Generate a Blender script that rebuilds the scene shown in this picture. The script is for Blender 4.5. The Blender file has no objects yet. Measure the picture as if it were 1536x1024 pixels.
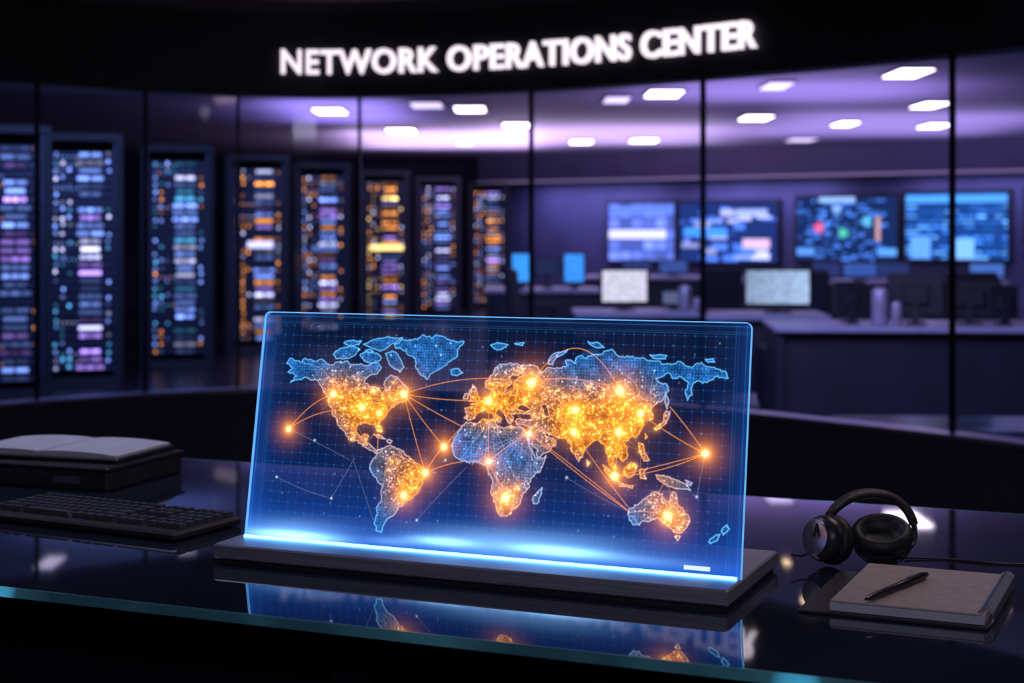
import bpy, math, random
import numpy as np
from mathutils import Vector, Matrix
random.seed(7); rng = np.random.default_rng(5)
F = 2356.0; CAMZ = 1.25; HOR = 348.0
sc = bpy.context.scene
sc.view_settings.view_transform = 'Standard'
sc.view_settings.look = 'None'

# ------------------------------------------------------------------ materials
def mat(name, col=(0.1,0.1,0.1), rough=0.5, metal=0.0, ior=1.45, em=None, es=0.0, noise=0.0, nscale=20.0, coat=0.0, bump=0.0, stretch=None):
    m = bpy.data.materials.new(name); m.use_nodes = True
    nt = m.node_tree; b = nt.nodes['Principled BSDF']
    b.inputs['Base Color'].default_value = (*col,1); b.inputs['Roughness'].default_value = rough
    b.inputs['Metallic'].default_value = metal; b.inputs['IOR'].default_value = ior
    b.inputs['Coat Weight'].default_value = coat
    if em: b.inputs['Emission Color'].default_value = (*em,1); b.inputs['Emission Strength'].default_value = es
    if noise > 0 or bump > 0:
        tc = nt.nodes.new('ShaderNodeTexCoord'); n = nt.nodes.new('ShaderNodeTexNoise')
        mp = nt.nodes.new('ShaderNodeMapping'); nt.links.new(tc.outputs['Object'], mp.inputs['Vector'])
        if stretch: mp.inputs['Scale'].default_value = stretch
        nt.links.new(mp.outputs['Vector'], n.inputs['Vector']); n.inputs['Scale'].default_value = nscale
        n.inputs['Detail'].default_value = 4
        if noise > 0:
            r = nt.nodes.new('ShaderNodeMapRange'); nt.links.new(n.outputs['Fac'], r.inputs['Value'])
            r.inputs['From Min'].default_value = 0.3; r.inputs['From Max'].default_value = 0.7
            r.inputs['To Min'].default_value = 1-noise; r.inputs['To Max'].default_value = 1+noise
            mx = nt.nodes.new('ShaderNodeVectorMath'); mx.operation='SCALE'; mx.inputs[0].default_value = col
            nt.links.new(r.outputs['Result'], mx.inputs['Scale']); nt.links.new(mx.outputs['Vector'], b.inputs['Base Color'])
        if bump > 0:
            bp = nt.nodes.new('ShaderNodeBump'); bp.inputs['Strength'].default_value = bump; bp.inputs['Distance'].default_value = 0.01
            nt.links.new(n.outputs['Fac'], bp.inputs['Height']); nt.links.new(bp.outputs['Normal'], b.inputs['Normal'])
    return m

def attr_emit(name, strength=1.0, sampling='NONE', transparent=False):
    m = bpy.data.materials.new(name); m.use_nodes = True; nt = m.node_tree
    for n in list(nt.nodes): nt.nodes.remove(n)
    out = nt.nodes.new('ShaderNodeOutputMaterial'); a = nt.nodes.new('ShaderNodeAttribute'); a.attribute_name = 'Col'
    e = nt.nodes.new('ShaderNodeEmission'); e.inputs['Strength'].default_value = strength
    nt.links.new(a.outputs['Color'], e.inputs['Color'])
    if transparent:
        t = nt.nodes.new('ShaderNodeBsdfTransparent'); nt.links.new(a.outputs['Alpha'], t.inputs['Color'])
        ad = nt.nodes.new('ShaderNodeAddShader'); nt.links.new(e.outputs[0], ad.inputs[0]); nt.links.new(t.outputs[0], ad.inputs[1])
        nt.links.new(ad.outputs[0], out.inputs['Surface'])
    else: nt.links.new(e.outputs[0], out.inputs['Surface'])
    m.cycles.emission_sampling = sampling
    return m

def glass_thin(name, tint=(0.9,0.9,0.95), gloss=0.06, rough=0.03):
    m = bpy.data.materials.new(name); m.use_nodes = True; nt = m.node_tree
    for n in list(nt.nodes): nt.nodes.remove(n)
    out = nt.nodes.new('ShaderNodeOutputMaterial'); t = nt.nodes.new('ShaderNodeBsdfTransparent'); t.inputs[0].default_value = (*tint,1)
    g = nt.nodes.new('ShaderNodeBsdfGlossy'); g.inputs['Roughness'].default_value = rough; g.inputs['Color'].default_value=(0.9,0.9,1,1)
    mx = nt.nodes.new('ShaderNodeMixShader'); mx.inputs[0].default_value = gloss
    nt.links.new(t.outputs[0], mx.inputs[1]); nt.links.new(g.outputs[0], mx.inputs[2]); nt.links.new(mx.outputs[0], out.inputs['Surface'])
    return m

# ------------------------------------------------------------------ mesh builder
class MB:
    def __init__(s): s.v=[]; s.f=[]; s.m=[]; s.sm=[]; s.c=[]
    def add(s, vs, fs, m=0, M=None, smooth=False, col=(1,1,1,1)):
        o=len(s.v)
        for p in vs:
            p=Vector(p); s.v.append(tuple(M@p if M else p)); s.c.append(col)
        for f in fs: s.f.append([o+i for i in f]); s.m.append(m); s.sm.append(smooth)
    def box(s,c,d,m=0,M=None,col=(1,1,1,1),taper=1.0,b=0.0):
        x,y,z=c; a,bb,h=d[0]/2,d[1]/2,d[2]/2
        if b<=0:
            vs=[(x-a,y-bb,z-h),(x+a,y-bb,z-h),(x+a,y+bb,z-h),(x-a,y+bb,z-h),(x-a*taper,y-bb*taper,z+h),(x+a*taper,y-bb*taper,z+h),(x+a*taper,y+bb*taper,z+h),(x-a*taper,y+bb*taper,z+h)]
            s.add(vs,[(3,2,1,0),(4,5,6,7),(0,1,5,4),(1,2,6,5),(2,3,7,6),(3,0,4,7)],m,M,col=col)
        else:
            vs=[];
            def ring(ia,zz):
                A=a-ia; B=bb-ia; k=min(b,A*0.9,B*0.9)
                return [(x-A+k,y-B,zz),(x+A-k,y-B,zz),(x+A,y-B+k,zz),(x+A,y+B-k,zz),(x+A-k,y+B,zz),(x-A+k,y+B,zz),(x-A,y+B-k,zz),(x-A,y-B+k,zz)]
            k=min(b,h*0.9)
            for ia,zz in ((k,z-h),(0,z-h+k),(0,z+h-k),(k,z+h)): vs+=ring(ia,zz)
            fs=[tuple(range(7,-1,-1)),tuple(range(24,32))]
            for r in range(3):
                for i in range(8): j=(i+1)%8; fs.append((r*8+i,r*8+j,r*8+8+j,r*8+8+i))
            s.add(vs,fs,m,M,col=col)
    def lathe(s,prof,m=0,M=None,n=28,smooth=True,sx=1.0,sy=1.0):
        vs=[];fs=[]
        for r,z in prof:
            for i in range(n): t=2*math.pi*i/n; vs.append((r*math.cos(t)*sx,r*math.sin(t)*sy,z))
        for k in range(len(prof)-1):
            for i in range(n): j=(i+1)%n; fs.append((k*n+i,k*n+j,(k+1)*n+j,(k+1)*n+i))
        fs.append(tuple(range(n-1,-1,-1))); fs.append(tuple((len(prof)-1)*n+i for i in range(n)))
        s.add(vs,fs,m,M,smooth)
    def cyl(s,c,r,h,m=0,M=None,n=20,r2=None):
        T=Matrix.Translation(c); T=(M@T) if M else T
        s.lathe([(r,-h/2),(r if r2 is None else r2,h/2)],m,T,n,False)
    def tube(s,pts,ra,rb=None,side=None,m=0,n=10,M=None):
        rb=rb or ra; P=[Vector(p) for p in pts]; vs=[];fs=[]
        for i,p in enumerate(P):
            t=(P[min(i+1,len(P)-1)]-P[max(i-1,0)]).normalized()
            sd=Vector(side) if side else (Vector((0,0,1)) if abs(t.z)<0.9 else Vector((1,0,0)))
            a=(sd-t*sd.dot(t)).normalized(); b=t.cross(a)
            for k in range(n):
                th=2*math.pi*k/n; vs.append(tuple(p+a*math.cos(th)*ra+b*math.sin(th)*rb))
        for i in range(len(P)-1):
            for k in range(n): j=(k+1)%n; fs.append((i*n+k,i*n+j,(i+1)*n+j,(i+1)*n+k))
        fs.append(tuple(range(n-1,-1,-1))); fs.append(tuple((len(P)-1)*n+k for k in range(n)))
        s.add(vs,fs,m,M,True)
    def obj(s,name,mats,parent=None,col=False,bevel=0):
        me=bpy.data.meshes.new(name); me.from_pydata(s.v,[],s.f); me.update()
        for m in mats: me.materials.append(m)
        me.polygons.foreach_set('material_index',s.m); me.polygons.foreach_set('use_smooth',s.sm)
        if col:
            a=me.color_attributes.new('Col','FLOAT_COLOR','POINT'); a.data.foreach_set('color',np.array(s.c,dtype=np.float32).ravel())
        o=bpy.data.objects.new(name,me); sc.collection.objects.link(o)
        if parent: o.parent=parent
        return o
def empty(name,loc=(0,0,0)):
    e=bpy.data.objects.new(name,None); e.empty_display_size=0.1; sc.collection.objects.link(e); return e
def RZ(x,y,z,deg): return Matrix.Translation((x,y,z))@Matrix.Rotation(math.radians(deg),4,'Z')
def catmull(P,k=12):
    P=[Vector(p) for p in P]; out=[]
    for i in range(len(P)-1):
        p0=P[max(i-1,0)];p1=P[i];p2=P[i+1];p3=P[min(i+2,len(P)-1)]
        for j in range(k):
            t=j/k; out.append(0.5*((2*p1)+(p2-p0)*t+(2*p0-5*p1+4*p2-p3)*t*t+(3*p1-p0-3*p2+p3)*t**3))
    out.append(P[-1]); return out

# ------------------------------------------------------------------ shared materials
M_wall=mat('dark_painted_wall',(0.022,0.022,0.042),0.6,noise=0.2,nscale=3)
M_floor=mat('polished_dark_floor',(0.02,0.02,0.036),0.25,noise=0.3,nscale=2)
M_ceil=mat('ceiling_plaster',(0.37,0.33,0.44),0.6,noise=0.08,nscale=1.2)
M_ceilf=mat('ceiling_dark',(0.13,0.11,0.15),0.5,noise=0.1,nscale=2)
M_header=mat('sign_header_panel',(0.014,0.013,0.020),0.5,noise=0.2,nscale=5)
M_metal=mat('brushed_metal_rail',(0.35,0.33,0.42),0.3,metal=0.9,noise=0.1,nscale=30)
M_rail=mat('sill_rail_metal',(0.30,0.27,0.36),0.35,metal=0.8,noise=0.1,nscale=30)
M_black=mat('black_plastic',(0.018,0.018,0.025),0.42,noise=0.25,nscale=60)
M_frame=mat('mullion_black',(0.010,0.010,0.018),0.4)
M_glass=glass_thin('partition_glass',(0.95,0.95,0.99),0.035,0.05)
M_led=attr_emit('led_lights',1.0)
M_screen=attr_emit('screen_content',1.0)

# ------------------------------------------------------------------ room shell
def shell(name,c,d,m):
    b=MB(); b.box(c,d); return b.obj(name,[m])
XL,XR,YB,YF,ZC=-6.0,9.5,28.0,-2.5,2.5
cx=(XL+XR)/2; cy=(YB+YF)/2; w=XR-XL; l=YB-YF
shell('floor',(cx,cy,-0.05),(w+.4,l+.4,0.1),M_floor)
shell('wall_left',(XL-.05,cy,ZC/2),(0.1,l+.2,ZC),M_wall)
shell('wall_right',(XR+.05,cy,ZC/2),(0.1,l+.2,ZC),M_wall)
shell('wall_back',(cx,YB+.05,ZC/2),(w,0.1,ZC),M_wall)
shell('wall_front',(cx,YF-.05,ZC/2),(w,0.1,ZC),M_wall)
shell('ceiling',(cx,cy,ZC+.05),(w+.4,l+.4,0.1),M_ceil)

# curved glass partition ------------------------------------------------------
ctrl=[(-6,3.4,0),(-4.4,5.5,0),(-3.3,6.95,0),(-2.54,7.79,0),(-1.95,8.28,0),(-1.45,8.53,0),(-.84,8.6,0),(.10,8.26,0),(.93,7.62,0),(1.856,6.625,0),(2.2,6.15,0),(2.9,5.1,0),(3.9,3.8,0),(6,1.9,0),(9.5,0.6,0)]
C=catmull(ctrl,14)
S=[0.0]
for i in range(1,len(C)): S.append(S[-1]+(C[i]-C[i-1]).length)
def at_s(s,off=0.0,z=0.0):
    for i in range(1,len(C)):
        if S[i]>=s or i==len(C)-1:
            t=(s-S[i-1])/(S[i]-S[i-1]); p=C[i-1].lerp(C[i],t)
            tg0=(C[i]-C[i-1]).normalized()
            tg1=(C[min(i+1,len(C)-1)]-C[i]).normalized() if i+1<len(C) else tg0
            tp=(C[i-1]-C[max(i-2,0)]).normalized() if i>=2 else tg0
            tg=((tg0+tp)/2).lerp((tg0+tg1)/2,t).normalized()
            n=Vector((tg.y,-tg.x,0)) # toward viewer
            return p+n*off+Vector((0,0,z)),tg,n
def s_at_px(px):
    tgt=(px-768)/F; best=None
    for k in range(0,int(S[-1]*200)):
        s=k/200; p,_,_=at_s(s)
        if p.y<2.5: continue
        e=abs(p.x/p.y-tgt)
        if best is None or e<best[0]: best=(e,s)
    return best[1]
def band(name,z0,z1,o0,o1,m,n=160,s0=0.0,s1=None):
    b=MB(); s1=s1 or S[-1]; vs=[];fs=[]
    for i in range(n+1):
        s=s0+(s1-s0)*i/n
        for (o,z) in ((o0,z0),(o1,z0),(o1,z1),(o0,z1)): vs.append(tuple(at_s(s,o,z)[0]))
    for i in range(n):
        for k in range(4): j=(k+1)%4; fs.append((i*4+k,i*4+j,(i+1)*4+j,(i+1)*4+k))
    fs.append((0,1,2,3)); fs.append((n*4+3,n*4+2,n*4+1,n*4))
    b.add(vs,fs,0,None,False); return b.obj(name,[m])
band('wall_partition_base',0.0,0.385,-0.05,0.05,M_wall)
band('trim_1',0.385,0.405,-0.055,0.065,M_rail)
band('wall_sign_header',1.99,2.43,-0.08,0.08,M_header)
band('trim_2',2.43,2.5,-0.06,0.05,M_ceilf)
pl=[at_s(S[-1]*i/120,0.0,0)[0] for i in range(121)]
b=MB(); vs=[];fs=[]
for p in pl: vs+= [(p.x,p.y,2.494),(p.x,YF,2.494),(p.x,p.y,2.4995),(p.x,YF,2.4995)]
for i in range(120):
    a=4*i; fs+=[(a,a+1,a+5,a+4),(a+2,a+6,a+7,a+3),(a,a+4,a+6,a+2)]
b.add(vs,fs); b.obj('ceiling_lobby',[M_ceilf])
mull_px=[55,218,357,540,797,1055,1428]
ms=[s_at_px(p) for p in mull_px]
ms=[ms[0]-1.9,ms[0]-0.95]+ms+[ms[-1]+1.3,ms[-1]+2.6,ms[-1]+3.9]
b=MB()
for s in ms:
    p,t,n=at_s(s); ang=math.degrees(math.atan2(t.y,t.x))
    b.box((0,0,1.1975),(0.015,0.03,1.585),0,RZ(p.x,p.y,0,ang))
b.obj('trim_3',[M_frame])
for i in range(len(ms)-1):
    b=MB(); vs=[];fs=[]; n=14
    for k in range(n+1):
        s=ms[i]+0.008+(ms[i+1]-ms[i]-0.016)*k/n
        vs.append(tuple(at_s(s,0,0.405)[0])); vs.append(tuple(at_s(s,0,1.99)[0]))
    for k in range(n): fs.append((2*k,2*k+2,2*k+3,2*k+1))
    b.add(vs,fs,0,None,True); b.obj('window_%d'%(i+1),[M_glass])

# sign text --------------------------------------------------------------------
M_sign=mat('sign_letters_glow',(0.8,0.8,0.85),0.5,em=(1.0,0.86,0.97),es=1.2)
cu=bpy.data.curves.new('t','FONT'); cu.body='NETWORK OPERATIONS CENTER'; cu.size=1; cu.extrude=0.06; cu.offset=0.019; cu.space_word=0.95; cu.space_character=1.08
to=bpy.data.objects.new('t',cu); sc.collection.objects.link(to)
bpy.context.view_layer.update()
me=bpy.data.meshes.new_from_object(to.evaluated_get(bpy.context.evaluated_depsgraph_get()))
bpy.data.objects.remove(to)
xs=[v.co.x for v in me.vertices]
x0,x1=min(xs),max(xs); y1=0.70
sa,sb=s_at_px(419),s_at_px(1153)
for v in me.vertices:
    s=sa+(v.co.x-x0)/(x1-x0)*(sb-sa)
    p,t,n=at_s(s,0.08+0.012+v.co.z*0.2,2.110+(v.co.y)/y1*0.128)
    v.co=p
me.materials.clear(); me.materials.append(M_sign)
o=bpy.data.objects.new('network_operations_center_sign',me); sc.collection.objects.link(o)

# ------------------------------------------------------------------ ceiling lights
M_lp=mat('light_diffuser',(0.9,0.9,0.9),0.5,em=(1.0,0.84,1.0),es=7)
M_lpw=mat('light_diffuser_warm',(0.9,0.9,0.9),0.5,em=(1.0,0.66,0.36),es=4)
M_lpd=mat('light_diffuser_dim',(0.9,0.9,0.9),0.5,em=(0.8,0.68,0.95),es=1.3)
def lightmesh(nm,mt):
    b=MB(); b.box((0,0,-0.010),(0.42,0.78,0.02),1,b=0.004); b.box((0,0,-0.020),(0.37,0.73,0.01),0,b=0.003)
    o=b.obj(nm,[mt,M_ceilf]); me=o.data; bpy.data.objects.remove(o); return me
L_c,L_w,L_d=lightmesh('lp_c',M_lp),lightmesh('lp_w',M_lpw),lightmesh('lp_d',M_lpd)
def clight(x,y,me=L_c,sx=1,sy=1):
    o=bpy.data.objects.new('ceiling_light',me); o.location=(x,y,ZC); o.scale=(sx,sy,1); sc.collection.objects.link(o)
for px,py,k,me_ in [(495,167,.8,L_c),(602,196,.9,L_c),(705,164,.8,L_c),(774,188,.8,L_c),(697,215,.6,L_d),(872,213,.8,L_c),(966,211,.95,L_c),(996,141,.8,L_c),(1134,177,.8,L_c),(1165,129,.55,L_d),(1268,186,.58,L_c),(1202,210,.9,L_d),(1362,110,.68,L_c),(1394,158,.62,L_c),(1401,189,.7,L_c),(640,158,.8,L_d),(925,150,.6,L_d)]:
    D=F*(ZC-CAMZ-0.02)/(HOR-py); clight((px-768)/F*D,D,me_,k,.85)
# first row just behind the sign header + lobby lights
for px,D,me_,sx,sy in [(1275,9.05,L_w,.18,.16),(1400,9.2,L_w,.24,.22),(1212,9.45,L_w,.16,.3),(1500,9.35,L_w,.22,.2),(1330,10.0,L_d,.2,.3),(1180,10.6,L_w,.12,.2),(75,10.6,L_d,.34,.5),(275,10.75,L_d,.3,.5),(190,11.6,L_d,.2,.3),(320,9.9,L_w,.12,.2)]:
    clight((px-768)/F*D,D,me_,sx,sy)
for x,y,me_,sx,sy in [(-3.2,3.5,L_c,1,.7),(3.2,2.4,L_c,1,.7),(0.95,4.75,L_w,.4,.2),(-1.4,5.0,L_c,.4,.3)]:
    clight(x,y,me_,sx,sy)

# ------------------------------------------------------------------ server racks
M_rack=mat('rack_black_steel',(0.008,0.009,0.018),0.5,metal=0.0,noise=0.2,nscale=10)
M_unit=mat('rack_server_face',(0.022,0.025,0.06),0.45,metal=0.2,noise=0.4,nscale=8)
BL=(0.20,0.34,1.0);WH=(0.58,0.60,1.0);OR=(1.0,0.36,0.08);CY=(0.10,0.5,.95);VI=(0.42,0.26,1.0);YE=(1.0,0.72,0.25);GR=(0.1,0.6,0.4)
def rack(x,y,deg,pal,pal2,special=None,bright=1.0):
    e=empty('server_rack'); M=RZ(x,y,0,deg); W,H,Dp=0.66,2.05,0.95
    b=MB()
    b.box((-W/2+.02,Dp/2,H/2),(0.04,Dp,H),0,M,b=0.006); b.box((W/2-.02,Dp/2,H/2),(0.04,Dp,H),0,M,b=0.006)
    b.box((0,Dp/2,H-.03),(W-.08,Dp,0.06),0,M); b.box((0,Dp/2,0.04),(W-.08,Dp,0.08),0,M)
    b.box((0,Dp-.02,H/2),(W-.08,0.03,H-.14),0,M)
    for sx in (-1,1): b.box((sx*(W/2-.06),0.04,H/2),(0.03,0.02,H-.14),1,M)
    b.box((W/2-.05,-0.012,1.05),(0.012,0.02,0.16),1,M)
    n=28; pitch=(H-.26)/n; L=MB()
    for i in range(n):
        z=0.12+pitch*(i+.5); dd=random.uniform(0,.02)
        b.box((0,0.10+dd,z),(W-.15,0.12,pitch*.86),1,M,b=0.004)
        yy=0.04+dd-.002
        def q(xc,zc,wx,hz,c,k):
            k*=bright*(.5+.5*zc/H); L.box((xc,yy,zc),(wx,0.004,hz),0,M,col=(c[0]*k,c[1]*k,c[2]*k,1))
        if random.random()<0.9:
            c=random.choice(pal); k=random.choice([.2,.4,.7,1.1,1.6,2.6])*random.uniform(.8,1.2); wd=random.uniform(.16,.24); xc=.07
            nseg=random.choice([1,2,2,3])
            for j in range(nseg):
                kk=k*random.uniform(.5,1.15); q(xc-wd/2+wd*(j+.5)/nseg,z,wd/nseg*.82,.032,c,kk)
        for xcol,pr in ((-.20,.8),(-.145,.7),(-.09,.4),(.215,.6)):
            if random.random()<pr: q(xcol+random.uniform(-.006,.006),z+random.uniform(-.012,.012),.022,.026,random.choice(pal2),random.choice([.3,.7,1.2,2.0]))
        if random.random()<.2:
            for j in range(6): q(-.2+.035*j,z-.02,.012,.014,random.choice(pal2),.8)
    if special: 
        zz,c,k,wd=special; L.box((.03,0.030,zz),(wd,0.006,0.07),0,M,col=(c[0]*k,c[1]*k,c[2]*k,1))
    b.obj('cabinet',[M_rack,M_unit],e); L.obj('status_leds',[M_led],e,col=True)
R=[(8,11.7,[BL,VI,BL],[OR,OR,BL],None),(122,12.7,[BL,WH,BL,VI],[BL,BL,WH,CY],None),(266,14.42,[BL,BL,CY,WH],[BL,OR,BL,CY],None),
   (386,16.25,[WH,VI,BL,WH,OR],[OR,OR,WH],(1.12,WH,1.8,.26)),(483,18.1,[OR,WH,BL,VI],[OR,OR,BL,WH],(1.06,BL,.5,.3)),(577,20.4,[OR,YE,VI,BL],[OR,YE,WH],(1.05,YE,2.2,.42)),
   (657,22.8,[WH,BL,BL,VI],[WH,BL,OR],None),(733,25.4,[OR,WH,VI,BL],[OR,WH,BL],None)]
for px,D,p1,p2,sp in R:
    x=(px-768)/F*D; rack(x,D,math.degrees(math.atan2(-x,D)),p1,p2,sp,bright=1.6)

# ------------------------------------------------------------------ display wall
wa=Vector((-0.2,26.9,0)); wb=Vector((9.5,19.9,0)); wd=(wb-wa).normalized(); wn=Vector((wd.y,-wd.x,0)); wang=math.degrees(math.atan2(wd.y,wd.x))
Lw=(wb-wa).length
b=MB(); b.box((Lw/2,0.1,ZC/2),(Lw,0.2,ZC),0,RZ(wa.x,wa.y,0,wang)); b.obj('wall_display',[mat('display_wall_paint',(0.09,0.09,0.18),0.6,noise=.15,nscale=2)])
b=MB(); b.box((Lw/2,-.32,2.28),(Lw,0.6,0.44),0,RZ(wa.x,wa.y,0,wang)); b.box((Lw/2,-.64,2.075),(Lw,0.04,0.03),1,RZ(wa.x,wa.y,0,wang))
b.obj('trim_4',[mat('bulkhead_paint',(0.14,0.13,0.24),0.5,noise=.1,nscale=2),mat('bulkhead_glow_lip',(.5,.4,.6),.4,em=(.55,.4,.65),es=.28)])
def line_px(px):
    k=(px-768)/F
    return (k*wa.y-wa.x)/(wd.x-k*wd.y)
def screen_raster(kind,nx,ny):
    A=np.zeros((ny,nx,3)); 
    if kind=='rows':
        A[:]=(.05,.09,.5)
        for r in range(0,ny,5):
            for c0 in range(0,nx,8):
                k=rng.uniform(.35,1.25); A[r:r+4,c0:c0+7]=np.array((.18,.27,1.0))*k
        A[ny//3+2:ny//3+6,:int(nx*.9)]=(.75,.75,1.1); A[-5:-1]=(.12,.22,.9)
    elif kind=='panels':
        A[:]=(.012,.03,.16)
        for _ in range(46):
            x=rng.integers(0,nx-6);y=rng.integers(0,ny-4);ww=rng.integers(3,9);hh=rng.integers(1,4)
            A[y:y+hh,x:x+ww]=np.array([(.08,.22,.95),(.5,.55,1.1),(.2,.3,1.0),(.03,.1,.5)][rng.integers(0,4)])*rng.uniform(.5,1.3)
        A[ny//4:ny//4+4,int(nx*.66):int(nx*.95)]=(.75,.5,.8); A[int(ny*.45):int(ny*.6),2:int(nx*.5)]=(.06,.3,1.1)
        A[int(ny*.8):int(ny*.92),int(nx*.6):int(nx*.92)]=(.35,.45,.95)
    elif kind=='map':
        A[:]=(.008,.022,.10)
        for _ in range(120):
            x=rng.integers(0,nx-5);y=rng.integers(0,ny-1);ww=rng.integers(1,5)
            A[y:y+1,x:x+ww]=np.array((.06,.2,.75))*rng.uniform(.3,1.5)
        yy,xx=np.mgrid[0:ny,0:nx]
        for (a,bq,c) in ((.22,.5,(.8,.12,.3)),(.46,.42,(.08,.55,.4)),(.7,.6,(.1,.45,.8)),(.4,.8,(.2,.4,.9))):
            g=((xx-a*nx)**2+(yy-bq*ny)**2)<4.2; A[g]=c
        A[-2:,10:26]=(.3,.5,.9); A[2:5,-8:]=(.1,.35,.9); A[2:5,:8]=(.1,.3,.9)
        A[8:18,nx-9:nx-7]=(.5,.3,.3)
    else:
        A[:]=(.01,.05,.24)
        for r in range(0,ny,2):
            x=0
            while x<nx:
                ww=rng.integers(2,7); 
                if rng.random()<.6: A[r:r+1,x:x+ww]=np.array([(.05,.25,.95),(.15,.5,1.2),(.02,.12,.5)][rng.integers(0,3)])*rng.uniform(.5,1.3)
                x+=ww+1
        A[-4:-1,:]=(.08,.36,1.0); A[:9,2:11]=(.12,.36,1.0)
        A[:8,nx//2:nx//2+8]=(.2,.5,1.1)
    return A
def raster_plane(b,A,x0,x1,z0,z1,y,M,m,gain=1.0):
    ny,nx=A.shape[:2]
    for j in range(ny):
        for i in range(nx):
            xa=x0+(x1-x0)*i/nx; xb=x0+(x1-x0)*(i+1)/nx; za=z0+(z1-z0)*j/ny; zb=z0+(z1-z0)*(j+1)/ny
            c=A[j,i]*gain; b.add([(xa,y,za),(xb,y,za),(xb,y,zb),(xa,y,zb)],[(0,1,2,3)],m,M,col=(c[0],c[1],c[2],1))
for p0,p1,zc,h,kind in [(916,1018,1.25,.95,'rows'),(1022,1172,1.25,.95,'panels'),(1197,1352,1.3,.97,'map'),(1360,1518,1.34,.98,'blue'),(1540,1680,1.36,.98,'map')]:
    t0,t1=line_px(p0),line_px(p1); M=RZ(wa.x,wa.y,0,wang)
    e=empty('wall_video_display'); b=MB()
    b.box(((t0+t1)/2,-0.05,zc),(t1-t0+.04,0.1,h+.06),0,M,b=.01)
    b.obj('bezel',[M_black],e); s=MB(); raster_plane(s,screen_raster(kind,44,26),t0+.03,t1-.03,zc-h/2+.02,zc+h/2-.02,-.102,M,0,1.5)
    s.obj('screen',[M_screen],e,col=True)

# ------------------------------------------------------------------ control desks, monitors, chairs
M_desk2=mat('control_desk_top',(0.34,0.33,0.46),0.4,noise=.1,nscale=5)
M_deskb=mat('control_desk_body',(0.014,0.014,0.03),0.5,noise=.2,nscale=5)
M_fab=mat('chair_fabric',(.02,.02,.035),.8,noise=.2,nscale=40)
def control_desk(x,y,deg,w,d=0.8,h=0.64):
    M=RZ(x,y,0,deg); b=MB()
    b.box((0,0,h-.02),(w,d,.04),0,M,b=.008); b.box((0,-d/2+.12,(h-.04)/2+.03),(w-.12,.03,h-.1),1,M)
    for sx in (-1,1): b.box((sx*(w/2-.04),0,(h-.04)/2),(.05,d-.1,h-.04),1,M,b=.005)
    b.box((0,d/2-.1,h-.14),(w-.15,.12,.1),1,M)
    return b.obj('control_desk',[M_desk2,M_deskb])
def monitor(x,y,z,deg,w,h,col,lift=.08,kind=None,back=False):
    M=RZ(x,y,z,deg); e=empty('computer_monitor'); b=MB()
    b.box((0,0,.008),(w*.42,.16,.016),0,M,b=.005); b.box((0,.03,lift/2+.06),(.05,.03,lift+.1),0,M)
    b.box((0,0,lift+h/2),(w+.02,.03,h+.02),0,M,b=.006); b.box((0,.03,lift+h/2),(w*.5,.04,h*.5),0,M,b=.01)
    b.obj('housing',[M_black],e)
    if not back:
        A=np.ones((10,16,3))*np.array(col); A*=rng.uniform(.75,1.05,(10,16,1))
        if kind: A[:]*=np.linspace(.7,1.1,16)[None,:,None]
        s=MB(); raster_plane(s,A,-w/2+.005,w/2-.005,lift+.005,lift+h-.005,-.0165,M,0); s.obj('screen',[M_screen],e,col=True)
def chair(x,y,deg):
    M=RZ(x,y,0,deg); b=MB()
    for k in range(5):
        t=2*math.pi*k/5; c,s_=math.cos(t),math.sin(t)
        b.tube([(0,0,.09),(.15*c,.15*s_,.08),(.28*c,.28*s_,.06)],.02,m=0,M=M)
        b.lathe([(.02,-.02),(.028,-.012),(.028,.012),(.02,.02)],0,M@Matrix.Translation((.28*c,.28*s_,.028))@Matrix.Rotation(t,4,'Z')@Matrix.Rotation(math.pi/2,4,'X'),12)
    b.cyl((0,0,.24),.025,.32,0,M); b.box((0,0,.43),(.48,.46,.08),1,M,b=.03)
    b.box((0,.23,.74),(.44,.06,.44),1,M@Matrix.Rotation(math.radians(-6),4,'X'),b=.025)
    b.tube([(0,.1,.42),(0,.27,.45),(0,.29,.62)],.02,m=0,M=M)
    for sx in(-1,1): b.tube([(sx*.22,0,.43),(sx*.28,0,.48),(sx*.28,0,.62)],.014,m=0,M=M); b.box((sx*.28,0,.63),(.05,.26,.03),0,M,b=.01)
    return b.obj('office_chair',[M_black,M_fab])
def X(px,D): return (px-768)/F*D
h=.64
control_desk(X(965,12.0),12.3,0,1.05,.8)
monitor(X(937,12.2),12.25,h,6,.36,.25,(.84,.82,1.0),.065)
monitor(X(1008,12.6),12.45,h,-12,.18,.10,(.12,.15,.3),.04)
control_desk(X(1150,11.6),11.9,-3,.95,.8)
monitor(X(1168,11.8),11.85,h,-4,.48,.26,(.45,.62,.9),.065,kind=1)
control_desk(X(1415,10.1),10.5,-4,2.1,.85)
monitor(X(1385,10.2),10.4,h,168,.34,.26,(0,0,0),.07,back=True)
monitor(X(1292,10.2),10.55,h,190,.2,.2,(0,0,0),.07,back=True)
monitor(X(1470,10.2),10.45,h,172,.4,.22,(0,0,0),.06,back=True)
monitor(X(1512,10.2),10.3,h,185,.18,.2,(0,0,0),.05,back=True)
control_desk(X(815,14.6),14.9,2,1.1,.8,.72)
monitor(X(781,14.5),14.75,.72,8,.17,.27,(.06,.45,1.3),.06)
monitor(X(863,14.5),14.75,.72,-6,.19,.27,(.06,.4,1.3),.06)
monitor(X(822,14.6),15.0,.72,0,.22,.16,(.02,.03,.1),.12)
chair(X(822,13.4),13.5,80); chair(X(1060,14.6),14.7,200); chair(X(1235,13.6),13.9,150); chair(X(1445,12.6),12.8,185)
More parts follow.
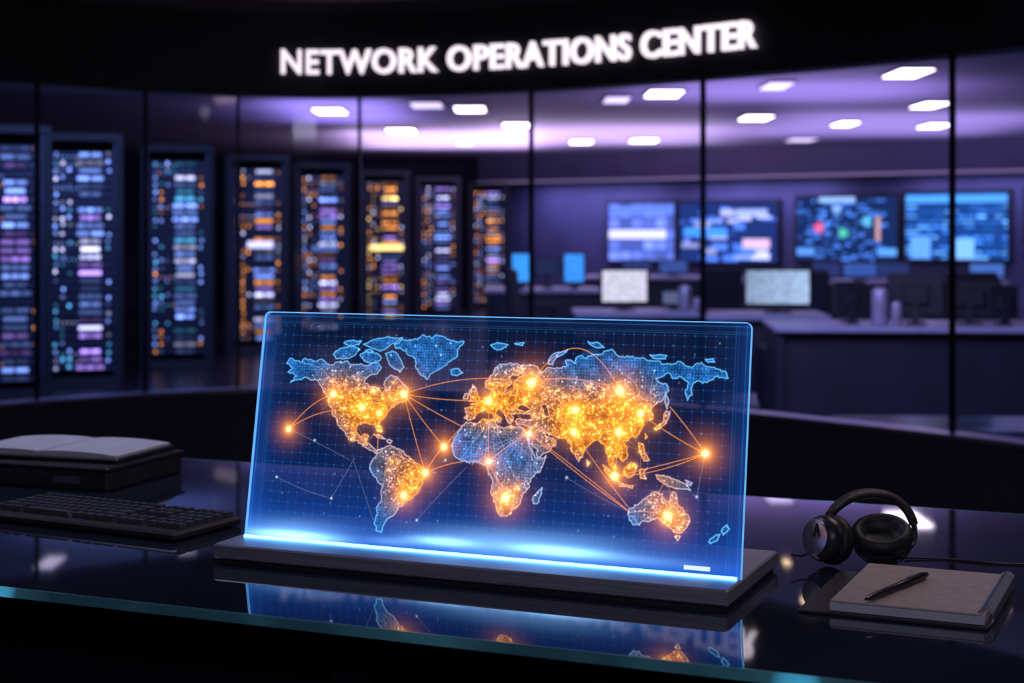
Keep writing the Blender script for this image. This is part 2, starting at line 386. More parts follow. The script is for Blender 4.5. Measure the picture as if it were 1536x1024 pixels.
control_desk(X(1000,18.5),19.0,-6,2.2,.8,.72); control_desk(X(1310,17),17.4,-12,3.0,.8,.72)
for px,w_,c_ in [(1240,.3,(.03,.05,.2)),(1290,.36,(.05,.12,.5)),(1340,.34,(.03,.05,.2)),(1480,.36,(.08,.2,.7))]:
    dd=17.3-(px-1310)/F*17*math.sin(math.radians(12)); monitor(X(px,dd),dd,.72,-12,w_,.15,c_,.04)
for px,c_ in [(955,(.03,.05,.2)),(1010,(.05,.1,.4))]:
    dd=18.95; monitor(X(px,dd),dd,.72,-6,.34,.15,c_,.04)
M_can=mat('brushed_canister',(.45,.4,.5),.35,metal=.4,noise=.1,nscale=20)
for px,D,z,r,hh in [(1027,12.3,h,.05,.19),(1320,10.35,h,.055,.24),(1045,12.1,h,.03,.1),(1345,10.15,h,.035,.16)]:
    b=MB(); b.lathe([(r*.9,0),(r,.008),(r,hh-.02),(r*.92,hh-.008),(r*.6,hh),(r*.2,hh+.004)],0,Matrix.Translation((X(px,D),D,z)),20); b.obj('storage_canister',[M_can])
def pedestal(x,y,deg,c,k,w=.3,hh=.5):
    M=RZ(x,y,0,deg); e=empty('equipment_cabinet'); b=MB(); b.box((0,0,hh/2+.02),(w,.45,hh-.04),0,M,b=.01); b.box((0,-.23,hh*.3),(w*.8,.02,.02),1,M); b.box((0,0,.01),(w*.9,.4,.02),0,M)
    b.obj('body',[M_deskb,M_metal],e); s=MB()
    for j in range(3): s.box((0,-.229,hh*.78-j*.04),(w*(.5-.1*j),.006,.022),0,M,col=(c[0]*k,c[1]*k,c[2]*k,1))
    s.obj('status_display',[M_led],e,col=True)
pedestal(X(1170,11),11.05,0,YE,1.2,.26,.45); pedestal(X(1212,11.2),11.1,0,(.5,.55,1),.9,.2,.42); pedestal(X(885,11.5),11.5,0,(.1,.4,.9),.7,.2,.5)

# ------------------------------------------------------------------ reception desk
ang=22.9; cA,sA=math.cos(math.radians(ang)),math.sin(math.radians(ang))
M_top=mat('dark_glass_top',(0.016,0.021,0.040),0.03,ior=2.6,noise=.3,nscale=3)
M_edge=bpy.data.materials.new('teal_glass_edge_painted_glints'); M_edge.use_nodes=True
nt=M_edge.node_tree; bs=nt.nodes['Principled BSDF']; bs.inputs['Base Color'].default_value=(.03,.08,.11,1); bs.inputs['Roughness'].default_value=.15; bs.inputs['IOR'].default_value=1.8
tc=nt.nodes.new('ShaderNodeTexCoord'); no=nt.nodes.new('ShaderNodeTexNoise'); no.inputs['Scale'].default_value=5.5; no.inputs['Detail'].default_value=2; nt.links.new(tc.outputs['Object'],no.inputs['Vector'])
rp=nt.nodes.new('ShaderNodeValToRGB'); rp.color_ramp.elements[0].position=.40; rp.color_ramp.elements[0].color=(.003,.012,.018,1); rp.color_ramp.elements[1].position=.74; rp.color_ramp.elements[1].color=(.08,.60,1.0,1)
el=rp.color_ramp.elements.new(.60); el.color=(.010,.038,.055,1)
nt.links.new(no.outputs['Fac'],rp.inputs[0]); nt.links.new(rp.outputs[0],bs.inputs['Emission Color']); bs.inputs['Emission Strength'].default_value=1.0  # noise emission paints cyan glints on the glass edge; no lamp there
M_body=mat('desk_body_black',(0.006,0.006,0.012),0.4,noise=.2,nscale=5)
DM=RZ(-.72,2.214,0,-ang)
b=MB()
u0,u1,dep=-1.1,2.1,1.16
b.box(((u0+u1)/2,dep/2,.743),(u1-u0-.010,dep-.010,.014),0,DM)
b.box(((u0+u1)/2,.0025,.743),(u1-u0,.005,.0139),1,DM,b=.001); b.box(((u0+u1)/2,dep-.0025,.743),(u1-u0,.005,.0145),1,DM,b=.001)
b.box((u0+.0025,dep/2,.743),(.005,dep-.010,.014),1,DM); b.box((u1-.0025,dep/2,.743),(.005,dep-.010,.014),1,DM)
b.box(((u0+u1)/2,dep/2,.716),(u1-u0-.1,dep-.1,.04),2,DM,b=.004)
b.box(((u0+u1)/2,.16,.37),(u1-u0-.24,.03,.652),2,DM)
for xx in (u0+.12,(u0+u1)/2,u1-.12): b.box((xx,dep/2,.348),(.06,dep-.2,.696),2,DM,b=.006)
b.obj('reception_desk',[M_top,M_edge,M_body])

# ------------------------------------------------------------------ illuminated world map
root=empty('illuminated_world_map_display')
ZB=.778
B0=Vector((-.4129,2.444,ZB)); U=Vector((cA,-sA,0)); V=Vector((sA,cA,0)); PW=.785; LEAN=.060; RISE=.3426
Wv=(V*LEAN+Vector((0,0,RISE))); PH=Wv.length; Wd=Wv.normalized(); N=U.cross(Wd).normalized()
if N.y>0: N=-N
CAM=Vector((0,0,CAMZ))
def uv(px,py):
    d=Vector(((px-768)/F,1,-(py-HOR)/F)); t=(B0-CAM).dot(N)/d.dot(N); q=CAM+d*t-B0
    return np.array((q.dot(U)*1000,q.dot(Wd)*1000))   # millimetres on the panel
nx,ny=1050,466
gu=np.linspace(0,PW*1000,nx); gv=np.linspace(0,PH*1000,ny); GU,GV=np.meshgrid(gu,gv)
stp=gu[1]-gu[0]
def sub(cxm,cym,r):
    i0=max(0,int((cxm-r)/stp)); i1=min(nx,int((cxm+r)/stp)+2); j0=max(0,int((cym-r)/stp)); j1=min(ny,int((cym+r)/stp)+2)
    return slice(j0,j1),slice(i0,i1)
img=np.zeros((ny,nx,3)); 
def rough_poly(P,amp=.16,it=3):
    P=[np.array(p) for p in P]
    for _ in range(it):
        Q=[]
        for i in range(len(P)):
            a=P[i];c=P[(i+1)%len(P)]; d=c-a; L=np.hypot(*d); Q.append(a)
            if L>1.6: Q.append((a+c)/2+np.array((-d[1],d[0]))*rng.normal(0,amp*.6))
        P=Q
    return np.array(P)
def inside(P):
    m=np.zeros((ny,nx),bool); x0,y0=P.min(0);x1,y1=P.max(0)
    js=slice(max(0,int(y0/stp)-1),min(ny,int(y1/stp)+2)); is_=slice(max(0,int(x0/stp)-1),min(nx,int(x1/stp)+2))
    X_=GU[js,is_];Y_=GV[js,is_]; r=np.zeros(X_.shape,bool)
    for i in range(len(P)):
        a=P[i];c=P[(i+1)%len(P)]
        if a[1]==c[1]: continue
        cond=((a[1]>Y_)!=(c[1]>Y_)); r^=cond&(X_<(c[0]-a[0])*(Y_-a[1])/(c[1]-a[1])+a[0])
    m[js,is_]=r; return m
LAND=[
[(430,545),(434,538),(447,541),(458,537),(470,541),(490,545),(508,543),(520,541),(532,547),(545,548),(558,545),(572,551),(566,560),(553,564),(547,573),(556,581),(567,582),(574,591),(580,583),(577,572),(585,563),(597,566),(604,574),(613,585),(606,592),(612,599),(600,603),(592,608),(583,616),(577,624),(571,630),(568,636),(573,647),(568,647),(562,636),(548,634),(536,638),(533,648),(540,656),(548,651),(553,654),(549,663),(557,668),(564,675),(574,673),(570,678),(556,675),(544,668),(532,661),(520,653),(513,643),(506,631),(498,621),(494,608),(492,596),(486,588),(481,578),(470,570),(460,566),(450,569),(436,573),(445,564),(432,558),(438,551)],
[(592,514),(604,509),(622,508),(640,505),(668,506),(684,512),(696,513),(686,524),(681,538),(665,549),(652,557),(641,569),(633,563),(624,551),(623,537),(610,527),(598,522)],
[(566,675),(578,670),(592,671),(604,676),(612,684),(622,694),(634,701),(640,709),(634,720),(630,732),(622,742),(610,750),(604,758),(596,765),(588,774),(579,781),(574,790),(572,798),(564,795),(561,784),(566,770),(568,755),(572,738),(574,726),(564,716),(556,706),(555,696),(562,686)],
[(500,531),(512,522),(524,519),(540,524),(532,533),(516,538),(504,537)],[(545,516),(560,509),(580,505),(604,506),(600,512),(586,517),(574,525),(560,523)],[(540,532),(552,528),(566,530),(572,537),(560,544),(546,541)],[(578,530),(590,527),(600,538),(606,550),(600,558),(592,553),(584,546)],[(516,514),(530,510),(542,511),(538,517),(522,518)],[(548,526),(556,524),(560,527),(552,529)],
[(676,555),(688,553),(694,559),(686,563),(677,561)],[(736,517),(746,514),(762,517),(752,524),(742,523)],[(772,515),(786,514),(784,518)],
[(704,602),(706,594),(704,586),(709,577),(714,582),(716,590),(720,597),(715,602)],[(695,598),(697,591),(703,590),(702,598)],
[(728,580),(730,570),(740,560),(744,551),(756,546),(768,545),(782,550),(786,558),(778,562),(768,562),(764,568),(768,575),(760,580),(756,589),(748,590),(744,580),(736,585)],
[(697,612),(696,626),(704,630),(712,627),(719,618),(728,614),(735,618),(742,626),(750,633),(752,627),(744,617),(748,611),(756,619),(760,629),(766,635),(770,628),(766,620),(776,620),(786,621),(798,622),(800,628),(790,630),(774,630),(776,637),(790,638),(798,640),(794,648),(791,654),(798,666),(805,680),(811,685),(824,677),(834,664),(829,657),(820,655),(813,646),(816,644),(824,652),(838,657),(850,658),(857,666),(861,680),(868,692),(874,685),(878,672),(888,663),(897,659),(905,665),(909,678),(914,692),(922,708),(925,703),(919,692),(921,684),(929,686),(935,692),(942,682),(940,670),(935,661),(945,656),(956,652),(963,641),(965,630),(957,621),(964,615),(972,618),(974,630),(980,627),(976,612),(984,606),(996,598),(1003,586),(1000,576),(988,573),(984,567),(998,561),(1018,564),(1031,572),(1028,586),(1031,600),(1038,592),(1038,579),(1046,571),(1062,572),(1072,565),(1092,567),(1090,560),(1080,554),(1064,550),(1040,550),(1020,542),(996,546),(970,540),(950,535),(932,535),(918,524),(905,528),(890,532),(880,537),(868,534),(864,545),(856,540),(848,541),(850,549),(836,551),(820,552),(810,558),(806,550),(796,547),(782,548),(778,558),(784,564),(776,569),(770,577),(770,586),(758,591),(746,592),(740,585),(735,592),(726,597),(716,604),(706,606),(714,612)],
[(822,546),(824,538),(834,529),(852,524),(846,530),(834,536),(829,547)],[(882,512),(896,513),(906,521),(892,520)],[(975,532),(1000,533),(998,538),(980,537)],[(1058,539),(1070,538),(1072,543),(1062,543)],
[(982,643),(989,636),(995,632),(999,616),(1005,618),(1002,629),(994,638),(985,645)],[(998,588),(1003,600),(1001,613),(997,602)],[(958,664),(965,667),(967,678),(974,690),(966,691),(960,678)],[(904,697),(914,704),(923,714),(929,722),(919,719),(909,708)],[(928,724),(950,728),(948,732),(930,729)],[(936,703),(946,694),(956,698),(952,710),(944,716),(936,712)],[(960,704),(971,702),(965,709),(969,718),(961,717)],[(984,712),(996,713),(1010,718),(1024,724),(1036,735),(1024,733),(1010,731),(998,726),(988,719)],[(1028,720),(1038,724),(1036,728)],[(880,690),(885,694),(881,699)],[(968,650),(971,655),(968,658)],
[(692,641),(706,633),(724,628),(740,628),(744,636),(756,642),(766,638),(782,641),(788,647),(786,653),(794,667),(800,680),(808,688),(819,683),(814,698),(804,708),(796,718),(794,730),(788,738),(782,748),(776,760),(766,771),(752,774),(747,768),(744,756),(740,744),(738,732),(738,716),(732,704),(724,696),(714,692),(700,693),(688,688),(680,678),(677,668),(682,656),(688,647)],
[(813,731),(812,741),(806,755),(800,755),(800,744),(807,737)],
[(944,762),(952,757),(962,753),(972,744),(984,738),(994,740),(996,748),(1004,753),(1008,739),(1012,738),(1016,752),(1024,762),(1034,776),(1031,788),(1022,799),(1012,798),(1004,790),(994,782),(980,779),(966,781),(950,787),(944,780),(942,770)],
[(1012,804),(1020,804),(1016,811)],[(1090,787),(1094,793),(1085,802),(1082,797)],[(1080,801),(1076,810),(1066,815),(1063,812)],
[(560,651),(570,653),(578,658),(566,656)],[(580,660),(588,661),(586,665)]]
SEA=[[(774,612),(782,606),(790,609),(798,614),(786,618)],[(811,607),(819,605),(822,614),(825,624),(817,625),(815,616)],[(556,598),(566,597),(570,603),(560,605)]]
def T(P): return [uv(*p) for p in P]
polys=[rough_poly(T(P),.2 if len(P)>12 else .12) for P in LAND]; seas=[rough_poly(T(P)) for P in SEA]
land=np.zeros((ny,nx),bool)
for P in polys: land|=inside(P)
for P in seas: land&=~inside(P)
NODES=[(433,643),(500,591),(543,611),(569,619),(606,591),(666,670),(733,601),(797,574),(930,586),(863,615),(961,620),(861,648),(928,648),(794,650),(733,692),(638,709),(606,743),(758,747),(922,714),(1002,774),(1058,680)]
SZ=[.9,1,1,.8,1.05,1,1.1,1.25,1.2,1.1,1,1,1.05,.8,.8,1,1,1.2,1.1,1.1,1.1]
Wt=np.zeros((ny,nx))
HEAT=[(p,24,.65) for i,p in enumerate(NODES) if i not in (0,5,8,13,14,20)]+[((930,592),20,.5),((520,605),28,.9),((560,620),24,.9),((600,600),16,.5),((735,605),26,1),((710,615),16,.7),((765,600),26,.8),((800,600),26,.6),((840,620),26,.6),((870,655),24,1),((905,645),28,1),((940,640),26,1),((895,610),30,.35),((590,690),22,.6),((625,705),20,.8),((612,735),18,.7),((760,760),18,.7),((735,700),14,.3),((800,720),18,.25),((920,675),20,.8),((950,705),30,.8),((1015,785),20,.7),((1000,720),24,.5),((540,655),22,.7),((990,635),16,.8),((825,668),22,.45)]
for p,sg,k in HEAT:
    q=uv(*p); s_=sg*1.05; Wt+=k*np.exp(-((GU-q[0])**2+(GV-q[1])**2)/(2*s_*s_))
Wc=1-np.exp(-Wt*1.1); Wc=np.clip(Wc*1.2-.04,0,1)
def snoise(k):
    a=rng.random((ny//k+3,nx//k+3)); yi=np.arange(ny)/k; xi=np.arange(nx)/k
    y0=yi.astype(int);x0=xi.astype(int);fy=(yi-y0)[:,None];fx=(xi-x0)[None]
    return (a[y0][:,x0]*(1-fy)*(1-fx)+a[y0+1][:,x0]*fy*(1-fx)+a[y0][:,x0+1]*(1-fy)*fx+a[y0+1][:,x0+1]*fy*fx)
nz=.4*snoise(3)+.3*snoise(7)+.3*snoise(18)
vv=GV/(PH*1000); uu=GU/(PW*1000)
def C3(c): return np.array(c)[None,None,:]
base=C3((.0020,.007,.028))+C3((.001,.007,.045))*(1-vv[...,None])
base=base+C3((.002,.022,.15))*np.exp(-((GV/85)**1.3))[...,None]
base=base+C3((.006,.09,.50))*np.exp(-(GV/26))[...,None]  # light from the base slot painted into the display colour
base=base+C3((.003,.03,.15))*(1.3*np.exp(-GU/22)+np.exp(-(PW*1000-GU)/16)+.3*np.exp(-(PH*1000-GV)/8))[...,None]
img+=base
gs=15.2
gl=np.maximum(np.exp(-((((GU-22)%gs+gs/2)%gs-gs/2)/.5)**2),np.exp(-((((GV-26)%gs+gs/2)%gs-gs/2)/.5)**2))
inn=(GU>22)&(GU<PW*1000-20)&(GV>20)&(GV<PH*1000-14)
img+=C3((.002,.018,.07))*(gl*inn)[...,None]
gp=np.exp(-((((GU-22)%gs+gs/2)%gs-gs/2)/1.0)**2)*np.exp(-((((GV-26)%gs+gs/2)%gs-gs/2)/1.0)**2)
img+=C3((.02,.10,.24))*(gp*inn)[...,None]
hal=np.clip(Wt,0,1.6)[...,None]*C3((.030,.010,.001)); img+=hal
blue=C3((.022,.19,.60)); mid=C3((.22,.21,.28)); org=C3((.74,.21,.012))
w3=Wc[...,None]
fill=np.where(w3<.5,blue*(1-w3*2)+mid*w3*2,mid*(2-2*w3)+org*(2*w3-1))
tex=(.18+1.7*nz**2.4)[...,None]
fill=fill*tex
ds=4.4; dots=np.exp(-((((GU)%ds)-ds/2)/.8)**2)*np.exp(-((((GV)%ds)-ds/2)/.8)**2)
fill=fill+fill*dots[...,None]*1.2+C3((.02,.06,.14))*(dots*(1-Wc))[...,None]
img=np.where(land[...,None],fill+img*.3,img)
def seg(a,c,col,wid,k=1.0):
    r=wid*2.6
    i0=max(0,int((min(a[0],c[0])-r)/stp)); i1=min(nx,int((max(a[0],c[0])+r)/stp)+2); j0=max(0,int((min(a[1],c[1])-r)/stp)); j1=min(ny,int((max(a[1],c[1])+r)/stp)+2)
    if i0>=i1 or j0>=j1: return
    X_=GU[j0:j1,i0:i1];Y_=GV[j0:j1,i0:i1]; d=c-a; L2=max(d@d,1e-6); t=np.clip(((X_-a[0])*d[0]+(Y_-a[1])*d[1])/L2,0,1)
    dd=np.hypot(X_-a[0]-t*d[0],Y_-a[1]-t*d[1]); g=np.exp(-(dd/wid)**2)[...,None]*k
    img[j0:j1,i0:i1]=np.maximum(img[j0:j1,i0:i1],img[j0:j1,i0:i1]*(1-g)+C3(col)*g)
def wat(q): return Wc[min(ny-1,max(0,int(q[1]/stp))),min(nx-1,max(0,int(q[0]/stp)))]
for P in polys+seas:
    for i in range(len(P)):
        a=P[i];c=P[(i+1)%len(P)]; ww=wat(a)
        col=np.array((.14,.58,1.1))*(1-ww)+np.array((1.2,.42,.04))*ww
        seg(a,c,col,.8,.8)
def splat(q,col,sg,k=1.0):
    js,is_=sub(q[0],q[1],sg*3.2); g=np.exp(-((GU[js,is_]-q[0])**2+(GV[js,is_]-q[1])**2)/(2*sg*sg))[...,None]*k
    img[js,is_]+=C3(col)*g
jj,ii=np.nonzero(land); prob=(Wc[jj,ii]**1.7+.03); prob/=prob.sum()
pick=rng.choice(len(jj),3400,p=prob); pts=[]
for k in pick:
    q=np.array((ii[k]*stp,jj[k]*stp)); ww=Wc[jj[k],ii[k]]; pts.append(q)
    col=np.array((1.0,.42,.05))*ww+np.array((.30,.55,.95))*(1-ww); splat(q,col,rng.uniform(.5,.95),rng.choice([.3,.5,1.0,1.8]))
for k in rng.choice(len(jj),170,p=prob):
    q=np.array((ii[k]*stp,jj[k]*stp)); ww=Wc[jj[k],ii[k]]
    if ww>.5: splat(q,(1.0,.34,.02),4.0,.35); splat(q,(1.2,.75,.2),1.1,1.2)
P2=np.array(pts[:420])
for k in range(len(P2)):
    d=np.hypot(*(P2-P2[k]).T); o_=np.argsort(d)[1:4]
    for j in o_:
        if d[j]<34: seg(P2[k],P2[j],(1.0,.42,.08) if wat(P2[k])>.4 else (.25,.55,.95),.45,.35)
for k in range(60):
    q=np.array((rng.uniform(30,750),rng.uniform(40,330))); splat(q,(.3,.5,.8),.8,rng.uniform(.2,.6))
def arc(p,q,bulge,col=(1.0,.33,.04),wid=.62,k=.8):
    a=uv(*p);c=uv(*q); m=(a+c)/2+np.array((0,bulge)); prev=a
    n=26
    for i in range(1,n+1):
        t=i/n; x=(1-t)**2*a+2*t*(1-t)*m+t*t*c; seg(prev,x,col,wid,k); prev=x
for p,q,bu in [((433,643),(500,591),18),((433,643),(545,620),30),((500,591),(606,591),22),((500,591),(543,611),4),((543,611),(606,591),8),((569,619),(606,591),5),
    ((606,591),(797,574),28),((606,591),(733,601),-6),((606,591),(666,670),-4),((606,591),(638,709),-6),((606,591),(694,640),-2),((666,670),(733,601),6),((666,670),(638,709),8),((638,709),(733,692),14),((606,743),(638,709),0),((590,680),(606,743),6),((590,680),(638,709),6),
    ((733,601),(797,574),8),((797,574),(930,586),22),((797,574),(961,620),48),((797,574),(863,615),10),((797,574),(861,648),0),((797,574),(930,586),112),((863,615),(930,586),6),((863,615),(961,620),14),((861,648),(928,648),14),((928,648),(961,620),4),((930,586),(961,620),6),((930,586),(928,648),0),
    ((961,620),(1058,680),-6),((922,714),(1058,680),-14),((922,714),(1058,680),-2),((794,650),(945,768),-6),((794,650),(945,768),4),((861,648),(942,760),-4),((733,601),(794,650),0),((733,692),(758,747),-2),((733,692),(794,650),6),((733,601),(733,692),-2),((928,648),(922,714),0),((945,768),(1002,774),6),((1005,610),(1058,680),4),((569,619),(566,676),-2)]:
    arc(p,q,bu)
for p,q,bu in [((415,715),(497,747),-6),((497,747),(530,690),0),((433,643),(525,690),2),((530,690),(560,780),0),((700,693),(740,640),0),((735,640),(700,688),0),((745,632),(795,700),4),((735,640),(785,735),0),((850,716),(945,768),-4),((625,780),(700,700),3),((1058,680),(1045,745),0)]:
    arc(p,q,bu,(.35,.4,.6),.45,.3)
for fx,fy in [(735,632),(790,648)]:
    for k in range(7): arc((fx,fy),(690+k*18,690+8*math.sin(k)),2,(.7,.55,.5),.45,.35)
for p in [(497,747),(415,715),(625,780),(850,716),(472,660),(1045,745),(668,690)]: splat(uv(*p),(.7,.8,1),1.2,1)
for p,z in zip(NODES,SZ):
    q=uv(*p); splat(q,(.85,.22,.010),17*z,.48); splat(q,(1.0,.33,.02),7.4*z,1.1); splat(q,(1.3,1.0,.45),2.9*z,1.9)  # bloom around each node painted into the display colour
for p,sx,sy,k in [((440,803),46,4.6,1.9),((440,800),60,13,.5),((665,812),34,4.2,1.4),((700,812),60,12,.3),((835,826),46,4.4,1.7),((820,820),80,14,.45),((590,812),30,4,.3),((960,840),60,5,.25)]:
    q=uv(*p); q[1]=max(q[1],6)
    img+=C3((.34,.78,1.3))*(np.exp(-((GU-q[0])/sx)**2/2-((GV-q[1])/sy)**2/2)*k)[...,None]  # hot spots of base-slot light, painted in as well
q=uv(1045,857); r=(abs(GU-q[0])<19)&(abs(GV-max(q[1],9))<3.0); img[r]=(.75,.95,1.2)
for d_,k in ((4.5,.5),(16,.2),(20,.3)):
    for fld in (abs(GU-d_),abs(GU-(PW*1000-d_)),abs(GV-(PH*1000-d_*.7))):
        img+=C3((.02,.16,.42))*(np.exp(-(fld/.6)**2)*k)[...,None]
al=np.where(land,.08,.36)*np.clip(.35+.75*vv,0,1); 
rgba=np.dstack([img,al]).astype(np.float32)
O=np.array(B0); Un=np.array(U); Wn=np.array(Wd)
co=(O[None,None]+GU[...,None]/1000*Un+GV[...,None]/1000*Wn).astype(np.float32)
me=bpy.data.meshes.new('map_face'); nv=nx*ny; nf=(nx-1)*(ny-1)
me.vertices.add(nv); me.vertices.foreach_set('co',co.ravel())
idx=np.arange(nv).reshape(ny,nx); q4=np.stack([idx[:-1,:-1],idx[:-1,1:],idx[1:,1:],idx[1:,:-1]],-1).reshape(-1)
me.loops.add(nf*4); me.loops.foreach_set('vertex_index',q4.astype(np.int32)); me.polygons.add(nf)
me.polygons.foreach_set('loop_start',np.arange(0,nf*4,4,dtype=np.int32)); me.update(calc_edges=True); me.validate()
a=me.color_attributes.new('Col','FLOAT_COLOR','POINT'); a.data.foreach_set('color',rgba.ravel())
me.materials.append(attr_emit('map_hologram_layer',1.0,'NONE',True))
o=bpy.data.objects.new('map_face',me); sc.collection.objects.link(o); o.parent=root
M_slab=glass_thin('acrylic_clear',(.97,.98,1.0),.02,.02)
M_rim=mat('acrylic_lit_edge',(.2,.5,.9),.3,em=(.14,.50,1.0),es=.8)
def outline(ins=0.0,r=.009,k=5):
    w_,h_=PW+.005,PH+.003
    P=[(-.0025+ins,-.003),(w_-.0025-ins,-.003)]
    for i in range(k+1): t=math.pi/2*i/k; P.append((w_-.0025-ins-r+r*math.cos(t),h_-ins-r+r*math.sin(t)))
    for i in range(k+1): t=math.pi/2*i/k; P.append((-.0025+ins+r-r*math.sin(t),h_-ins-r+r*math.cos(t)))
    return P
def pt(u_,v_,n_): return tuple(B0+U*u_+Wd*v_+N*n_)
b=MB(); Pf=outline(.0010); Po=outline(0); n=len(Po); th=.0038
vs=[pt(*p,th) for p in Pf]+[pt(*p,th-.0010) for p in Po]+[pt(*p,-th+.0010) for p in Po]+[pt(*p,-th) for p in Pf]
b.add(vs,[tuple(range(n)),tuple(range(4*n-1,3*n-1,-1))],0)
fs=[]
for r_ in range(3):
    for i in range(n): j=(i+1)%n; fs.append((r_*n+i,(r_+1)*n+i,(r_+1)*n+j,r_*n+j))
b.add(vs,fs,1); b.obj('acrylic_slab',[M_slab,M_rim],root)
M_base=mat('brushed_gunmetal',(.32,.32,.40),.42,metal=.6,noise=.25,nscale=3,stretch=(2,2,80))
BM=RZ(-.4527,2.381,0,-ang)
b=MB()
b.box((.40,.14,.767),(.802,.281,.022),0,BM,b=.0025); b.box((.40,.14,.753),(.79,.27,.006),1,BM)
b.obj('base_plinth',[M_base,M_black],root)
b=MB(); b.box((PW/2,0,0),(PW-.004,.004,.0040),0,Matrix.Translation(B0+V*-.009+Vector((0,0,.0015)))@Matrix.Rotation(math.radians(-ang),4,'Z'))
b.obj('led_strip',[mat('led_strip_blue',(.2,.5,1),.4,em=(.10,.45,1.0),es=8)],root)

# ------------------------------------------------------------------ keyboard
M_key=mat('keycap_plastic',(.055,.057,.072),.33,noise=.2,nscale=80)
KM=RZ(-.695,2.705,.75,-28)
b=MB(); b.box((0,0,.009),(.44,.175,.014),0,KM,b=.004)
for sx in(-1,1):
    for sy in(-1,1): b.box((sx*.19,sy*.07,.001),(.03,.012,.002),0,KM)
rows=[('f',.068),('n',.042),('q',.0185),('a',-.005),('z',-.0285),('s',-.052)]
for ri,(nm,yy) in enumerate(rows):
    x=-.212; hgt=.010
    widths=[.0185]*15 if nm!='s' else [.023,.023,.023,.115,.023,.023,.023,.024]
    if nm=='n': widths=[.0185]*13+[.037]
    if nm=='q': widths=[.027]+[.0185]*12+[.0285]
    if nm=='a': widths=[.031]+[.0185]*11+[.043]
    if nm=='z': widths=[.041]+[.0185]*10+[.0515]
    for w_ in widths:
        b.box((x+w_/2,yy,.016+hgt/2-.001),(w_-.0035,.0195 if nm!='f' else .0155,hgt),1,KM,taper=.82); x+=w_
    for k in range(3):
        if not(nm=='a'): b.box((.082+k*.0185,yy,.020),(.015,.0195,.009),1,KM,taper=.82)
    for k in range(4): b.box((.146+k*.0185,yy,.020),(.015,.0195,.009),1,KM,taper=.82)
b.obj('computer_keyboard',[M_black,M_key])

# ------------------------------------------------------------------ document box + open book
M_paper=mat('paper_pages',(.55,.53,.62),.7,noise=.08,nscale=30)
SM=RZ(-.93,3.22,.75,-20)
b=MB(); b.box((0,0,.020),(.42,.27,.040),0,SM,b=.004); b.box((0,0,.0425),(.428,.278,.007),0,SM,b=.002)
b.box((.12,-.137,.02),(.06,.006,.014),1,SM); b.box((-.05,-.136,.031),(.30,.003,.0015),1,SM)
b.obj('document_box',[M_black,M_metal])
b=MB(); OM=RZ(-.915,3.23,.796,-17)
b.box((0,0,.005),(.37,.225,.010),1,OM,b=.002)
for sx in(-1,1):
    vs=[];fs=[];n=14
    for i in range(n+1):
        t=i/n; x=sx*(.002+.176*t); z=.012+.007*math.sin(math.pi*min(1,t*.95+.10))**.6*(1-.3*t)+.003
        vs+=[(x,-.105,.010),(x,.105,.010),(x,.105,z),(x,-.105,z)]
    for i in range(n):
        for k in range(4): j=(k+1)%4; fs.append((i*4+k,i*4+j,(i+1)*4+j,(i+1)*4+k))
    fs+=[(0,1,2,3),(n*4+3,n*4+2,n*4+1,n*4)]
    b.add(vs,fs,0,OM)
b.obj('open_book',[M_paper,M_black])

# ------------------------------------------------------------------ notebook + pen
M_cover=mat('notebook_kraft_cover',(.40,.32,.31),.55,noise=.12,nscale=60,bump=.1)
NM=RZ(.553,2.135,.75,-24)
e=empty('spiral_notebook'); b=MB()
b.box((-.014,-.004,.002),(.243,.266,.004),1,NM,b=.0015)
for k in range(6): b.box((.004,0,.0055+k*.0018),(.196-.001*(k%2),.25,.0015),2,NM)
b.box((.003,.0,.0170),(.192,.252,.003),0,NM,b=.001)
b.obj('covers_and_pages',[M_cover,M_black,M_paper],e)
b=MB()
for k in range(26):
    yy=-.118+k*.0095; P=[]
    for i in range(13): t=2*math.pi*i/12; P.append((.102+.0105*math.cos(t),yy+.0015*math.sin(t),.0125+.0108*math.sin(t)))
    b.tube(P,.0013,m=0,n=6,M=NM,side=(0,1,0))
b.obj('wire_spiral',[mat('spiral_wire',(.25,.25,.3),.35,metal=.8)],e)
p0=Vector((.457,2.035,.7742)); p1=Vector((.577,2.185,.7742)); dv=(p1-p0); Lp=dv.length
PM=Matrix.Translation(p0)@dv.to_track_quat('Z','Y').to_matrix().to_4x4()
b=MB(); b.lathe([(.0008,0),(.0022,.006),(.0042,.018),(.0046,.05),(.0048,Lp*.55),(.0053,Lp*.56),(.0053,Lp-.012),(.0042,Lp-.006),(.003,Lp)],0,PM,18)
b.box((0,.0062,Lp*.80),(.003,.0015,.045),1,PM); b.box((0,.005,Lp*.80+.02),(.003,.004,.004),1,PM)
b.obj('ballpoint_pen',[mat('pen_black',(.012,.014,.03),.25),M_metal])

